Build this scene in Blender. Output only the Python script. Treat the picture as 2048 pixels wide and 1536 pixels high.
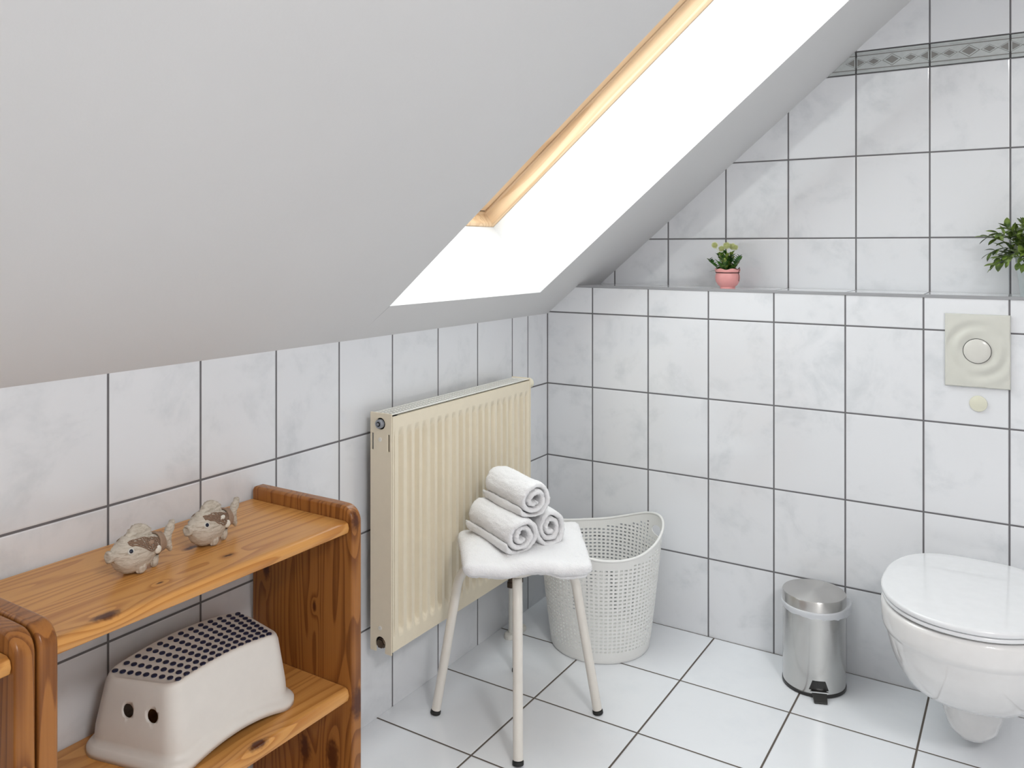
import bpy, bmesh, math, random
from mathutils import Vector, Matrix, noise
PI = math.pi
random.seed(7)
for o in list(bpy.data.objects): bpy.data.objects.remove(o)
sc = bpy.context.scene
col = sc.collection

# ------------------------------------------------------------------ camera
cam_d = bpy.data.cameras.new('camera'); cam = bpy.data.objects.new('camera', cam_d); col.objects.link(cam)
cam.location = (1.4423, -2.5627, 1.2310)
cam.rotation_euler = (PI/2, 0, 0.5672)
cam_d.sensor_width = 36; cam_d.lens = 1657.95/2048*36
cam_d.shift_x = (1024-1004.3)/2048; cam_d.shift_y = -(768-494.8)/2048
cam_d.clip_start = 0.02
sc.camera = cam

# ------------------------------------------------------------------ exposure
vs = sc.view_settings
vs.view_transform = 'Standard'; vs.look = 'None'; vs.exposure = 0.15; vs.gamma = 1.0; vs.use_curve_mapping = False

# ------------------------------------------------------------------ sky (bright overcast)
w = bpy.data.worlds.new('sky'); sc.world = w; w.use_nodes = True
nt = w.node_tree; nt.nodes.clear()
bg = nt.nodes.new('ShaderNodeBackground'); out = nt.nodes.new('ShaderNodeOutputWorld')
bg.inputs[0].default_value = (0.96, 0.98, 1.0, 1); bg.inputs[1].default_value = 5.4
nt.links.new(bg.outputs[0], out.inputs[0])

SL = 0.85; Z0 = 0.997; HY = math.hypot(1, SL)     # roof slope: z = Z0 + SL*x
NX, NZ = -SL/HY, 1/HY                               # outward normal of the roof plane
# skylight opening in the slope (x along the slope's plan, y)
OX0, OX1, OY0, OY1 = 0.104, 1.13, -0.981, -0.232
DEPTH = 0.28

def light(name, kind, loc, rot, energy, colr, **kw):
    d = bpy.data.lights.new(name, kind); d.energy = energy; d.color = colr
    for k, v in kw.items():
        if k != 'portal': setattr(d, k, v)
    o = bpy.data.objects.new(name, d); col.objects.link(o); o.location = loc; o.rotation_euler = rot
    return o
# portal in the skylight, guiding the sky light in
slope_a = math.atan(SL)
pcx = (OX0+OX1)/2; pc = Vector((pcx, (OY0+OY1)/2, Z0+SL*pcx)) + Vector((NX, 0, NZ))*(DEPTH+0.02)
po = light('skylight_portal', 'AREA', pc, (0, -slope_a, 0), 1, (1, 1, 1), shape='RECTANGLE', size=(OX1-OX0)*HY, size_y=OY1-OY0)
po.data.cycles.is_portal = True
# soft warm fill light added overhead behind the camera, no lamp there
light('room_fill_light', 'AREA', (2.45, -2.5, 2.33), (0, 0, 0), 33, (1.0, 0.985, 0.97), shape='DISK', size=0.5)

# ------------------------------------------------------------------ helpers
class NT:
    def __init__(s, name):
        s.m = bpy.data.materials.new(name); s.m.use_nodes = True; s.t = s.m.node_tree; s.t.nodes.clear()
        s.o = s.n('OutputMaterial'); s.b = s.n('BsdfPrincipled'); s.l(s.b.outputs[0], s.o.inputs[0])
    def n(s, k, **kw):
        x = s.t.nodes.new('ShaderNode'+k)
        for a, b in kw.items(): setattr(x, a, b)
        return x
    def l(s, a, b): s.t.links.new(a, b)
    def put(s, v, inp):
        if v is None: return
        if hasattr(v, 'links') or hasattr(v, 'is_output'): s.l(v, inp)
        else:
            if isinstance(v, tuple) and len(v) == 3 and inp.type == 'RGBA': v = (*v, 1)
            inp.default_value = v
    def math(s, op, a, b=None, c=None, clamp=False):
        x = s.n('Math', operation=op, use_clamp=clamp)
        for i, v in enumerate((a, b, c)): s.put(v, x.inputs[i])
        return x.outputs[0]
    def mix(s, f, a, b):
        x = s.n('Mix', data_type='RGBA'); s.put(f, x.inputs[0]); s.put(a, x.inputs[6]); s.put(b, x.inputs[7]); return x.outputs[2]
    def ss(s, v, lo, hi):
        x = s.n('MapRange', interpolation_type='SMOOTHSTEP'); s.put(v, x.inputs[0]); x.inputs[1].default_value = lo; x.inputs[2].default_value = hi; return x.outputs[0]
    def noise(s, vec, scale, detail=3, rough=.5, dist=0):
        x = s.n('TexNoise'); s.put(vec, x.inputs['Vector']); x.inputs['Scale'].default_value = scale
        x.inputs['Detail'].default_value = detail; x.inputs['Roughness'].default_value = rough; x.inputs['Distortion'].default_value = dist
        return x.outputs[0]
    def comb(s, a, b, c):
        x = s.n('CombineXYZ')
        for i, v in enumerate((a, b, c)): s.put(v, x.inputs[i])
        return x.outputs[0]
    def coords(s, kind='Object'):
        tc = s.n('TexCoord'); sp = s.n('SeparateXYZ'); s.l(tc.outputs[kind], sp.inputs[0]); return tc.outputs[kind], sp.outputs[0], sp.outputs[1], sp.outputs[2]
    def bump(s, h, strength, dist):
        x = s.n('Bump'); x.inputs['Strength'].default_value = strength; x.inputs['Distance'].default_value = dist; s.put(h, x.inputs['Height'])
        s.l(x.outputs[0], s.b.inputs['Normal']); return x
    def base(s, c=None, rough=None, metal=None, spec=None, coat=None):
        s.put(c, s.b.inputs['Base Color']); s.put(rough, s.b.inputs['Roughness']); s.put(metal, s.b.inputs['Metallic'])
        s.put(spec, s.b.inputs['Specular IOR Level']); s.put(coat, s.b.inputs['Coat Weight'])

def simple(name, c, rough=.5, metal=0, bump=None, coat=0):
    m = NT(name); co, x, y, z = m.coords()
    n = m.noise(co, 40, 2)
    c2 = tuple(v*.93 for v in c)
    m.base(m.mix(n, c, c2), rough, metal, coat=coat)
    if bump: m.bump(m.noise(co, bump[0], 3), bump[1], bump[2])
    return m.m

def line_mask(m, coord, off, pitch, wdt):
    """1 on a grout line repeated every pitch, else 0; also returns the cell index"""
    t = m.math('DIVIDE', m.math('SUBTRACT', coord, off), pitch)
    fr = m.math('SUBTRACT', t, m.math('FLOOR', t))
    d = m.math('MULTIPLY', m.math('MINIMUM', fr, m.math('SUBTRACT', 1.0, fr)), pitch)
    return d, m.math('FLOOR', t)

def tile_mat(name, spec_, tile_c, blotch_c, grout_c, grout_w, rough, lim=None):
    """spec_: list of (axis, offset, pitch or None for a single line)"""
    m = NT(name); co, x, y, z = m.coords('Object'); ax = {'x': x, 'y': y, 'z': z}
    d = None; idx = []
    for a, off, pitch in spec_:
        if pitch:
            dd, i = line_mask(m, ax[a], off, pitch, grout_w); idx.append(i)
            if lim and a in lim: dd = m.math('ADD', dd, m.math('GREATER_THAN', m.math('MULTIPLY', ax[a], lim[a][0]), lim[a][1]))
        else: dd = m.math('ABSOLUTE', m.math('SUBTRACT', ax[a], off))
        d = dd if d is None else m.math('MINIMUM', d, dd)
    g = m.math('SUBTRACT', 1.0, m.ss(d, grout_w*.38, grout_w*.62))
    cell = m.comb(m.math('MULTIPLY', idx[0], 3.71), m.math('MULTIPLY', idx[1], 5.13), 0.0)
    va = m.n('VectorMath', operation='ADD'); m.l(co, va.inputs[0]); m.l(cell, va.inputs[1])
    n1 = m.noise(va.outputs[0], 6, 5, .6, .6)
    n2 = m.noise(va.outputs[0], 17, 4, .6, .3)
    bl = m.ss(m.math('ADD', m.math('MULTIPLY', n1, .7), m.math('MULTIPLY', n2, .3)), .48, .72)
    wn = m.n('TexWhiteNoise', noise_dimensions='3D'); m.l(cell, wn.inputs[0])
    tone = m.math('ADD', .97, m.math('MULTIPLY', wn.outputs[0], .03))
    c = m.mix(bl, tile_c, blotch_c)
    hs = m.n('HueSaturation'); m.l(c, hs.inputs['Color']); m.l(tone, hs.inputs['Value'])
    c = m.mix(g, hs.outputs[0], m.mix(m.noise(co, 25, 3), grout_c, tuple(v*.6 for v in grout_c)))
    m.base(c, m.math('ADD', rough, m.math('MULTIPLY', g, .7), clamp=True), 0, 1.0)
    edge = m.ss(d, grout_w*.4, grout_w*1.1)
    wav = m.math('MULTIPLY', m.noise(va.outputs[0], 7, 2), .35)
    m.bump(m.math('ADD', edge, wav), .5, .0012)
    return m.m

def pine(name, axis, light_c, dark_c, knots=(), rough=.30, coat=.06, off=(0, 0, 0), rings=26):
    """knots: (x,y,z,radius) in object coordinates"""
    m = NT(name); co, x, y, z = m.coords()
    disp = None; kn = None
    ks = {'x': (.45, 1, 1), 'y': (1, .45, 1), 'z': (1, 1, .45)}[axis]
    for kx, ky, kz, r in knots:
        dx = m.math('MULTIPLY', m.math('SUBTRACT', x, kx), ks[0]); dy = m.math('MULTIPLY', m.math('SUBTRACT', y, ky), ks[1]); dz = m.math('MULTIPLY', m.math('SUBTRACT', z, kz), ks[2])
        q = m.math('SQRT', m.math('ADD', m.math('ADD', m.math('MULTIPLY', dx, dx), m.math('MULTIPLY', dy, dy)), m.math('MULTIPLY', dz, dz)))
        q = m.math('DIVIDE', q, r)
        e = m.math('EXPONENT', m.math('MULTIPLY', m.math('MULTIPLY', q, q), -.22))
        disp = e if disp is None else m.math('ADD', disp, e)
        qn = m.math('ADD', q, m.math('MULTIPLY', m.math('SUBTRACT', m.noise(co, 90, 2), .5), .9))
        kk = m.math('SUBTRACT', 1.0, m.ss(qn, .35, 1.15))
        kn = kk if kn is None else m.math('MAXIMUM', kn, kk)
    sc_ = {'x': (.07, 1, 1), 'y': (1, .07, 1), 'z': (1, 1, .07)}[axis]
    cs = [m.math('MULTIPLY', m.math('ADD', c, o), s) for c, o, s in zip((x, y, z), off, sc_)]
    v = m.comb(*cs)
    a = {'x': y, 'y': x, 'z': x}[axis]
    # glued staves about 9 cm wide, each with its own figure
    st = m.math('FLOOR', m.math('DIVIDE', m.math('ADD', a, off[0]+.013), .088))
    va = m.n('VectorMath', operation='ADD'); m.l(v, va.inputs[0]); m.l(m.comb(m.math('MULTIPLY', st, .37), m.math('MULTIPLY', st, .77), m.math('MULTIPLY', st, 1.3)), va.inputs[1])
    low = m.noise(va.outputs[0], 6, 2, .5, .2)
    ph = m.math('ADD', m.math('MULTIPLY', low, rings), 0.0)
    if disp is not None: ph = m.math('ADD', ph, m.math('MULTIPLY', disp, 1.5))
    rr = m.math('FRACT', ph)
    ring = m.math('MULTIPLY', m.ss(rr, .35, .93), m.math('SUBTRACT', 1.0, m.ss(rr, .93, 1.0)))
    fs = {'x': (3, 220, 220), 'y': (220, 3, 220), 'z': (220, 220, 3)}[axis]
    fine = m.noise(m.comb(*[m.math('MULTIPLY', c, s) for c, s in zip((x, y, z), fs)]), 1, 3, .6)
    wn = m.n('TexWhiteNoise', noise_dimensions='1D'); m.l(st, wn.inputs['W'])
    f = m.math('ADD', m.math('MULTIPLY', ring, .62), m.math('MULTIPLY', m.math('SUBTRACT', fine, .5), .7), clamp=True)
    f = m.math('ADD', f, m.math('MULTIPLY', m.math('SUBTRACT', wn.outputs[0], .4), .22), clamp=True)
    c = m.mix(f, light_c, dark_c)
    if kn is not None:
        c = m.mix(kn, c, (.085, .022, .006))
    m.base(c, rough, 0, .32, coat); m.b.inputs['Coat Roughness'].default_value = .18
    m.bump(fine, .12, .0006)
    return m.m

def BM(): return bmesh.new()
def finish(bm, name, mat, parent=None, smooth=False, bevel=None, mats=None, loc=None):
    bmesh.ops.recalc_face_normals(bm, faces=bm.faces)
    me = bpy.data.meshes.new(name); bm.to_mesh(me); bm.free()
    o = bpy.data.objects.new(name, me); col.objects.link(o)
    for mm in (mats or [mat]): me.materials.append(mm)
    if smooth:
        me.polygons.foreach_set('use_smooth', [True]*len(me.polygons))
        if smooth != 'all':
            try: me.set_sharp_from_angle(angle=math.radians(38))
            except Exception: pass
    if bevel:
        b = o.modifiers.new('bevel', 'BEVEL'); b.width = bevel[0]; b.segments = bevel[1]; b.limit_method = 'ANGLE'; b.angle_limit = math.radians(35)
        me.polygons.foreach_set('use_smooth', [True]*len(me.polygons))
        wn = o.modifiers.new('wn', 'WEIGHTED_NORMAL'); wn.keep_sharp = False
    if parent: o.parent = parent
    if loc: o.location = loc
    return o
def thing(name, label, cat, loc=(0, 0, 0), rz=0, group=None):
    o = bpy.data.objects.new(name, None); col.objects.link(o); o.location = loc; o.rotation_euler = (0, 0, rz)
    o['label'] = label; o['category'] = cat; o.empty_display_size = .05
    if group: o['group'] = group
    return o
def tag(o, label, cat, group=None):
    o['label'] = label; o['category'] = cat
    if group: o['group'] = group
    return o
def struct(o): o['kind'] = 'structure'; return o
def bake(o):
    """apply the modifiers of o"""
    bpy.context.view_layer.update()
    dg = bpy.context.evaluated_depsgraph_get()
    me = bpy.data.meshes.new_from_object(o.evaluated_get(dg)); o.modifiers.clear(); o.data = me
    return o

def box(bm, x0, x1, y0, y1, z0, z1, mi=0):
    v = [bm.verts.new(p) for p in [(x0, y0, z0), (x1, y0, z0), (x1, y1, z0), (x0, y1, z0), (x0, y0, z1), (x1, y0, z1), (x1, y1, z1), (x0, y1, z1)]]
    for f in [(0, 3, 2, 1), (4, 5, 6, 7), (0, 1, 5, 4), (1, 2, 6, 5), (2, 3, 7, 6), (3, 0, 4, 7)]:
        bm.faces.new([v[i] for i in f]).material_index = mi
def prism(bm, pts, a, b, axis='y'):
    """extrude polygon between a and b along an axis"""
    def P(p, t): return {'y': (p[0], t, p[1]), 'x': (t, p[0], p[1]), 'z': (p[0], p[1], t)}[axis]
    A = [bm.verts.new(P(p, a)) for p in pts]; B = [bm.verts.new(P(p, b)) for p in pts]
    n = len(pts)
    bm.faces.new(A); bm.faces.new(B[::-1])
    for i in range(n): bm.faces.new([A[i], B[i], B[(i+1) % n], A[(i+1) % n]])
def loft(bm, rings, cap0=True, cap1=True, closed=True):
    R = [[bm.verts.new(p) for p in r] for r in rings]; n = len(R[0]); fs = []
    for a, b in zip(R, R[1:]):
        for i in range(n if closed else n-1):
            fs.append(bm.faces.new([a[i], a[(i+1) % n], b[(i+1) % n], b[i]]))
    if cap0: bm.faces.new(R[0][::-1])
    if cap1: bm.faces.new(R[-1])
    return R
def circ(c, r, z, n=32, rx=None, ph=0):
    return [(c[0]+(rx or r)*math.cos(2*PI*i/n+ph), c[1]+r*math.sin(2*PI*i/n+ph), z) for i in range(n)]
def lathe(bm, prof, n=32, mat=None, cap0=True, cap1=True):
    """prof (r,z); mat: optional Matrix"""
    rings = [[(r*math.cos(2*PI*i/n), r*math.sin(2*PI*i/n), z) for i in range(n)] for r, z in prof]
    if mat is not None: rings = [[tuple(mat @ Vector(p)) for p in r] for r in rings]
    return loft(bm, rings, cap0, cap1)
def tube(bm, pts, r, n=12, caps=True, closed=False):
    pts = [Vector(p) for p in pts]; rings = []; up = None
    N = len(pts)
    for i, p in enumerate(pts):
        if closed: t = (pts[(i+1) % N]-pts[i-1]).normalized()
        else: t = (pts[min(i+1, N-1)]-pts[max(i-1, 0)]).normalized()
        if up is None:
            up = Vector((0, 0, 1)) if abs(t.z) < .9 else Vector((1, 0, 0))
        s = t.cross(up).normalized(); up = s.cross(t).normalized()
        rr = r[i] if isinstance(r, (list, tuple)) else r
        rings.append([tuple(p+s*rr*math.cos(2*PI*k/n)+up*rr*math.sin(2*PI*k/n)) for k in range(n)])
    if closed:
        R = [[bm.verts.new(p) for p in q] for q in rings]
        for a, b in zip(R, R[1:]+R[:1]):
            for k in range(n): bm.faces.new([a[k], a[(k+1) % n], b[(k+1) % n], b[k]])
    else: loft(bm, rings, caps, caps)
def mirror_axis(kind):  # rotate z-axis of a lathe towards an axis
    return {'+x': Matrix.Rotation(PI/2, 4, 'Y'), '-x': Matrix.Rotation(-PI/2, 4, 'Y'), '-y': Matrix.Rotation(PI/2, 4, 'X'), '+y': Matrix.Rotation(-PI/2, 4, 'X')}[kind]
def fbm(p, s, o=3):
    return noise.fractal(Vector(p)*s, 1.0, 2.0, o, noise_basis='PERLIN_ORIGINAL')
def round_poly(pts, rad, n=8):
    """rounded polygon outline"""
    out = []; N = len(pts)
    for i in range(N):
        p = Vector(pts[i][:2]); a = (Vector(pts[i-1][:2])-p).normalized(); b = (Vector(pts[(i+1) % N][:2])-p).normalized()
        ang = a.angle(b); r = rad[i] if isinstance(rad, (list, tuple)) else rad
        d = r/math.tan(ang/2); c = p+(a+b).normalized()*(r/math.sin(ang/2)); s = p+a*d; e = p+b*d
        a0 = math.atan2(s.y-c.y, s.x-c.x); a1 = math.atan2(e.y-c.y, e.x-c.x); da = (a1-a0+PI) % (2*PI)-PI
        for k in range(n+1):
            t = a0+da*k/n; out.append((c.x+r*math.cos(t), c.y+r*math.sin(t)))
    return out
def resample(pts, n):
    """closed outline resampled to n points"""
    P = [Vector(p) for p in pts]; P.append(P[0]); L = [0]
    for a, b in zip(P, P[1:]): L.append(L[-1]+(b-a).length)
    out = []; j = 0
    for k in range(n):
        s = L[-1]*k/n
        while L[j+1] < s: j += 1
        t = (s-L[j])/max(1e-9, L[j+1]-L[j]); out.append(tuple(P[j].lerp(P[j+1], t)))
    return out

# ------------------------------------------------------------------ materials
TW, TH = 0.2032, 0.2525
WALL_T = (.795, .81, .84); WALL_B = (.66, .685, .715); GROUT = (.16, .155, .165)
M_left = tile_mat('white_wall_tiles_left', [('y', -.2364, TW), ('z', 1.004-4*TH, TH), ('y', -.135, None), ('y', 0.0, None)], WALL_T, WALL_B, GROUT, .0048, .11, {'y': (1, -.2)})
M_back = tile_mat('white_wall_tiles_back', [('x', .1770, TW), ('z', 1.004-4*TH, TH), ('x', 0.0, None)], WALL_T, WALL_B, GROUT, .0048, .11, {'x': (-1, -.1)})
M_ledge = tile_mat('white_ledge_tiles', [('x', .1770, TW), ('y', .183, 1.5)], WALL_T, WALL_B, (.25, .25, .26), .004, .08)
M_upper = tile_mat('white_wall_tiles_upper', [('x', .3790, TW), ('z', 1.2601-TH, TH)], WALL_T, WALL_B, GROUT, .0048, .07)
M_upper2 = tile_mat('white_wall_tiles_top', [('x', .3790, TW), ('z', 1.834, TH)], WALL_T, WALL_B, GROUT, .0048, .07)
M_floor = tile_mat('white_floor_tiles', [('x', .2996, .3028), ('y', -.0005, .3028)], (.87, .895, .93), (.83, .86, .90), (.115, .09, .07), .0052, .2)

def paint_mat():
    m = NT('white_ceiling_paint'); co, x, y, z = m.coords()
    n = m.noise(co, 3, 3)
    # hairline plaster crack running down from the corner of the skylight opening
    dl = m.math('ABSOLUTE', m.math('ADD', m.math('SUBTRACT', y, -.985), m.math('MULTIPLY', m.math('SUBTRACT', .075, x), .16)))
    cr = m.math('MULTIPLY', m.math('SUBTRACT', 1.0, m.ss(dl, .0002, .0014)), m.math('MULTIPLY', m.ss(x, .035, .09), m.math('SUBTRACT', 1.0, m.ss(x, .104, .106))))
    cr = m.math('MULTIPLY', cr, m.ss(m.math('SUBTRACT', 1.3, z), 0.0, .05))
    c = m.mix(n, (.745, .745, .75), (.715, .715, .72))
    m.base(m.mix(cr, c, (.42, .42, .43)), .85, 0, .25)
    m.bump(m.noise(co, 70, 4, .6), .10, .002)
    return m.m
M_paint = paint_mat()
M_trim = simple('grey_tile_trim', (.34, .345, .36), .35)
M_jambwood = pine('pale_pine', 'x', (.78, .58, .38), (.60, .38, .21), rough=.35, coat=.1, rings=16)

# ------------------------------------------------------------------ room shell
RX, RY, TOPZ = 2.9, -3.4, 2.35
def zc(x): return min(TOPZ, Z0+SL*x)
XT = (TOPZ-Z0)/SL
bm = BM(); box(bm, 0, RX, RY, 0, -.1, 0); struct(finish(bm, 'floor', M_floor))
bm = BM(); box(bm, -.12, 0, RY, 0, 0, Z0); struct(finish(bm, 'wall_left', M_left))
# low wall in front of the back wall, with a tiled ledge
bm = BM(); LZ = 1.10; xl = (LZ-Z0)/SL
prism(bm, [(0, 0), (RX, 0), (RX, LZ), (xl, LZ), (0, Z0)], 0, .183)
for f in bm.faces:
    c = f.calc_center_median()
    if abs(c.z-LZ) < 1e-4: f.material_index = 1
struct(finish(bm, 'wall_back', None, mats=[M_back, M_ledge]))
ZB0, ZB1 = 1.7651, 1.834
def wall_strip(name, z0, z1, mat, y0=.183, y1=.30):
    bm = BM(); xa = (z0-Z0)/SL; xb = (z1-Z0)/SL
    pts = [(xa, z0), (RX, z0), (RX, z1), (xb, z1)]
    prism(bm, pts, y0, y1); return struct(finish(bm, name, mat))
wall_strip('wall_back_upper', LZ, ZB0, M_upper)
wall_strip('wall_back_top', ZB1, TOPZ, M_upper2)
M_white = simple('white_painted_wall', (.80, .79, .78), .8)
bm = BM(); box(bm, RX, RX+.1, RY, .3, 0, TOPZ); struct(finish(bm, 'wall_right', M_white))
bm = BM(); prism(bm, [(0, 0), (RX, 0), (RX, TOPZ), (XT, TOPZ), (0, Z0)], RY-.1, RY); struct(finish(bm, 'wall_front', M_white))
# sloped ceiling: a thick roof with the skylight opening cut through it
bm = BM(); ON = Vector((NX, 0, NZ))*DEPTH
def slab(x0, x1, y0, y1):
    P = []
    for x, y in [(x0, y0), (x1, y0), (x1, y1), (x0, y1)]: P.append(Vector((x, y, Z0+SL*x)))
    v = [bm.verts.new(p) for p in P]+[bm.verts.new(p+ON) for p in P]
    for f in [(0, 1, 2, 3), (7, 6, 5, 4), (0, 4, 5, 1), (1, 5, 6, 2), (2, 6, 7, 3), (3, 7, 4, 0)]: bm.faces.new([v[i] for i in f])
slab(-.12, OX0, RY-.1, .3); slab(OX1, XT, RY-.1, .3)
slab(OX0, OX1, RY-.1, OY0); slab(OX0, OX1, OY1, .3)
box(bm, XT, RX+.1, RY-.1, .3, TOPZ, TOPZ+.1)
struct(finish(bm, 'ceiling', M_paint))
# grey edge profile of the ledge
bm = BM(); prism(bm, [(xl-.009, LZ-.0075), (RX, LZ-.0075), (RX, LZ+.0012), (xl+.0014, LZ+.0012)], -.0025, .006)
struct(finish(bm, 'trim_1', M_trim, bevel=(.001, 2)))

# decorative border of relief tiles
def border_mat():
    m = NT('grey_green_border_glaze'); co, x, y, z = m.coords()
    n = m.noise(co, 60, 4, .6)
    m.base(m.mix(n, (.60, .63, .63), (.42, .45, .455)), .14, 0, .5)
    m.bump(m.noise(co, 180, 3), .2, .001); return m.m
M_bord = border_mat(); M_diam = simple('warm_grey_glaze', (.25, .245, .235), .22); M_gr = simple('dark_grout', (.10, .098, .10), .8)
bm = BM(); y0 = .183
xa, xb = (ZB0-Z0)/SL, (ZB1-Z0)/SL
prism(bm, [(xa, ZB0), (RX, ZB0), (RX, ZB1), (xb, ZB1)], .1865, .30)   # grout bed
for f in bm.faces: f.material_index = 2
def clipx(z): return (z-Z0)/SL+.001
i = 2
while True:
    L = .379+i*TW+.0026; R = L+TW-.0052
    if L > RX: break
    R = min(R, RX)
    zb, zt = ZB0+.002, ZB1-.002
    def quad(z0, z1, yy, mi):
        l0, l1 = max(L, clipx(z0)), max(L, clipx(z1))
        if l1 >= R: return
        n0 = len(bm.faces); bm.faces.ensure_lookup_table()
        prism(bm, [(l0, z0), (R, z0), (R, z1), (l1, z1)], yy, .188); bm.faces.ensure_lookup_table()
        for f in bm.faces[n0:]: f.material_index = mi
    quad(zb, zt, .1835, 0)
    quad(zb+.001, zb+.006, .1815, 0); quad(zb+.010, zb+.0125, .1825, 1)
    quad(zt-.006, zt-.001, .1815, 0); quad(zt-.0125, zt-.010, .1825, 1)
    zm = (ZB0+ZB1)/2
    for fr, hw, hh in ((0, .027, .0155), (.25, .018, .0105), (.5, .0225, .0150), (.75, .018, .0105), (1, .027, .0155)):
        cx = L-.0026+fr*TW
        pts = [(cx-hw, zm), (cx, zm-hh), (cx+hw, zm), (cx, zm+hh)]
        if fr == 0: pts = [(cx+.003, zm-hh*.89), (cx+hw, zm), (cx+.003, zm+hh*.89)]
        if fr == 1: pts = [(cx-hw, zm), (cx-.003, zm-hh*.89), (cx-.003, zm+hh*.89)]
        if any(p[0] < clipx(p[1])+.008 for p in pts) or max(p[0] for p in pts) > RX: continue
        c = Vector((sum(p[0] for p in pts)/len(pts), sum(p[1] for p in pts)/len(pts)))
        for s, yy, mi in ((1.22, .1828, 1), (1.10, .1820, 0), (.80, .1805, 1)):
            q = [tuple(c+(Vector(p)-c)*s) for p in pts]; bm.faces.ensure_lookup_table(); n0 = len(bm.faces)
            prism(bm, q, yy, .184); bm.faces.ensure_lookup_table()
            for f in bm.faces[n0:]: f.material_index = mi
    i += 1
struct(finish(bm, 'trim_2', None, mats=[M_bord, M_diam, M_gr]))

# skylight window: wooden frame, opening sash and glass, built in the slope's own axes
win = bpy.data.objects.new('window_1', None); col.objects.link(win); struct(win)
win.location = (OX0, OY0, Z0+SL*OX0); win.rotation_euler = (0, -slope_a, 0)
ux = Vector((1/HY, 0, SL/HY)); uy = Vector((0, 1, 0)); un = Vector((NX, 0, NZ))
O0 = Vector((OX0, OY0, Z0+SL*OX0)); WL = (OX1-OX0)*HY; WW = OY1-OY0
def wp(u, v, n): return Vector((u, v, n))
def wbar(bm, pu, pv, u0, u1, v0, v1): pass
def wframe(name, prof, mat, parent, rail=None):
    """rectangular frame: prof = list of (inset, depth) closed polygon"""
    bm = BM(); rings = []
    for cu, cv in ((0, 0), (1, 0), (1, 1), (0, 1)):
        su = 1 if cu == 0 else -1; sv = 1 if cv == 0 else -1
        rings.append([tuple(wp(cu*WL+su*a, cv*WW+sv*a, d)) for a, d in prof])
    R = [[bm.verts.new(p) for p in r] for r in rings]; n = len(prof)
    for a, b in zip(R, R[1:]+R[:1]):
        for k in range(n): bm.faces.new([a[k], a[(k+1) % n], b[(k+1) % n], b[k]])
    return finish(bm, name, mat, parent, bevel=(.002, 2))
wframe('window_frame', [(-.03, .2805), (.004, .2805), (.010, .288), (.010, .328), (.016, .331), (.016, .338), (-.03, .338)], M_jambwood, win)
wframe('window_sash', [(.020, .334), (.060, .334), (.068, .342), (.068, .375), (.020, .375)], M_jambwood, win)
wframe('window_casing', [(-.08, .338), (.0155, .338), (.0155, .40), (-.08, .40)], simple('grey_flashing', (.2, .2, .2), .5, .6), win)
g = NT('window_glass'); tr = g.n('BsdfTransparent'); gl = g.n('BsdfGlossy'); mx = g.n('MixShader'); gl.inputs['Roughness'].default_value = .01
mx.inputs[0].default_value = .05; tr.inputs[0].default_value = (.96, .98, .97, 1)
g.l(tr.outputs[0], mx.inputs[1]); g.l(gl.outputs[0], mx.inputs[2]); g.l(mx.outputs[0], g.o.inputs[0])
bm = BM(); v = [bm.verts.new(wp(a, b, c)) for c in (.352, .356) for a, b in ((.06, .06), (WL-.06, .06), (WL-.06, WW-.06), (.06, WW-.06))]
for f in [(0, 1, 2, 3), (7, 6, 5, 4), (0, 4, 5, 1), (1, 5, 6, 2), (2, 6, 7, 3), (3, 7, 4, 0)]: bm.faces.new([v[i] for i in f])
finish(bm, 'window_pane', g.m, win)

# ------------------------------------------------------------------ pine bookcases
WL_C, WD_C = (.66, .325, .095), (.40, .145, .028)
WL_SHADED, WD_SHADED = (.38, .150, .036), (.13, .036, .007)  # same pine for the side panels, with their shade put into the colour
knot_top = [(.273, .083-.0, .684, .012), (.231, .340, .684, .006), (.144, .327, .684, .009), (.235, .20, .684, .004)]
def bookcase(y_in0, y_in1, label, knots=True):
    """origin at the floor against the wall; y measured from the inner face of the near panel"""
    t = thing('bookcase', label, 'bookcase', (.01, y_in0, 0), 0, 'pine bookcases standing side by side')
    Lr = y_in1-y_in0; T = .028
    kt = knot_top if knots else [(.2, .3, .684, .01)]
    mt = pine('pine_shelf', 'y', WL_C, WD_C, [(a, b, c, r) for a, b, c, r in kt], off=(.0, .31, .0))
    mm = pine('pine_middle_shelf', 'y', WL_C, WD_C, [(.278, .366, .352, .011), (.2, .1, .35, .008)] if knots else [], off=(.05, .9, .2))
    ms = pine('pine_side_panel_shaded', 'z', WL_SHADED, WD_SHADED, [(.295, Lr+.014, .318, .017), (.29, Lr+.010, .682, .012), (.047, Lr, .54, .012), (.189, Lr, .492, .006), (.163, Lr, .19, .017), (.24, Lr, .20, .02)] if knots else [(.297, Lr+.01, .5, .008)], off=(.03, .2, .4), rings=30)
    # side panels: rounded top front corner, bullnose front edge
    for s, yy in ((0, -T), (1, Lr)):
        prof = [(0, 0), (0, .704), (.004, .709), (.010, .7112), (.235, .7125)]
        for k in range(9):
            a = PI/2*(1-k/8); prof.append((.262+.033*math.cos(a), .679+.033*math.sin(a)))
        prof += [(.295, 0)]
        bm = BM(); prism(bm, prof, yy, yy+T, 'y')
        finish(bm, 'side_panel', ms, t, bevel=(.0095, 4))
    for nm, z0, z1, mat in (('top_shelf', .657, .684, mt), ('middle_shelf', .322, .352, mm), ('bottom_shelf', .03, .058, mm)):
        bm = BM(); prism(bm, [(.002, z0), (.002, z1), (.276, z1), (.284, z1-.004), (.287, (z0+z1)/2), (.284, z0+.004), (.276, z0)], .0005, Lr-.0005, 'y')
        finish(bm, nm, mat, t, bevel=(.002, 2))
    return t
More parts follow.
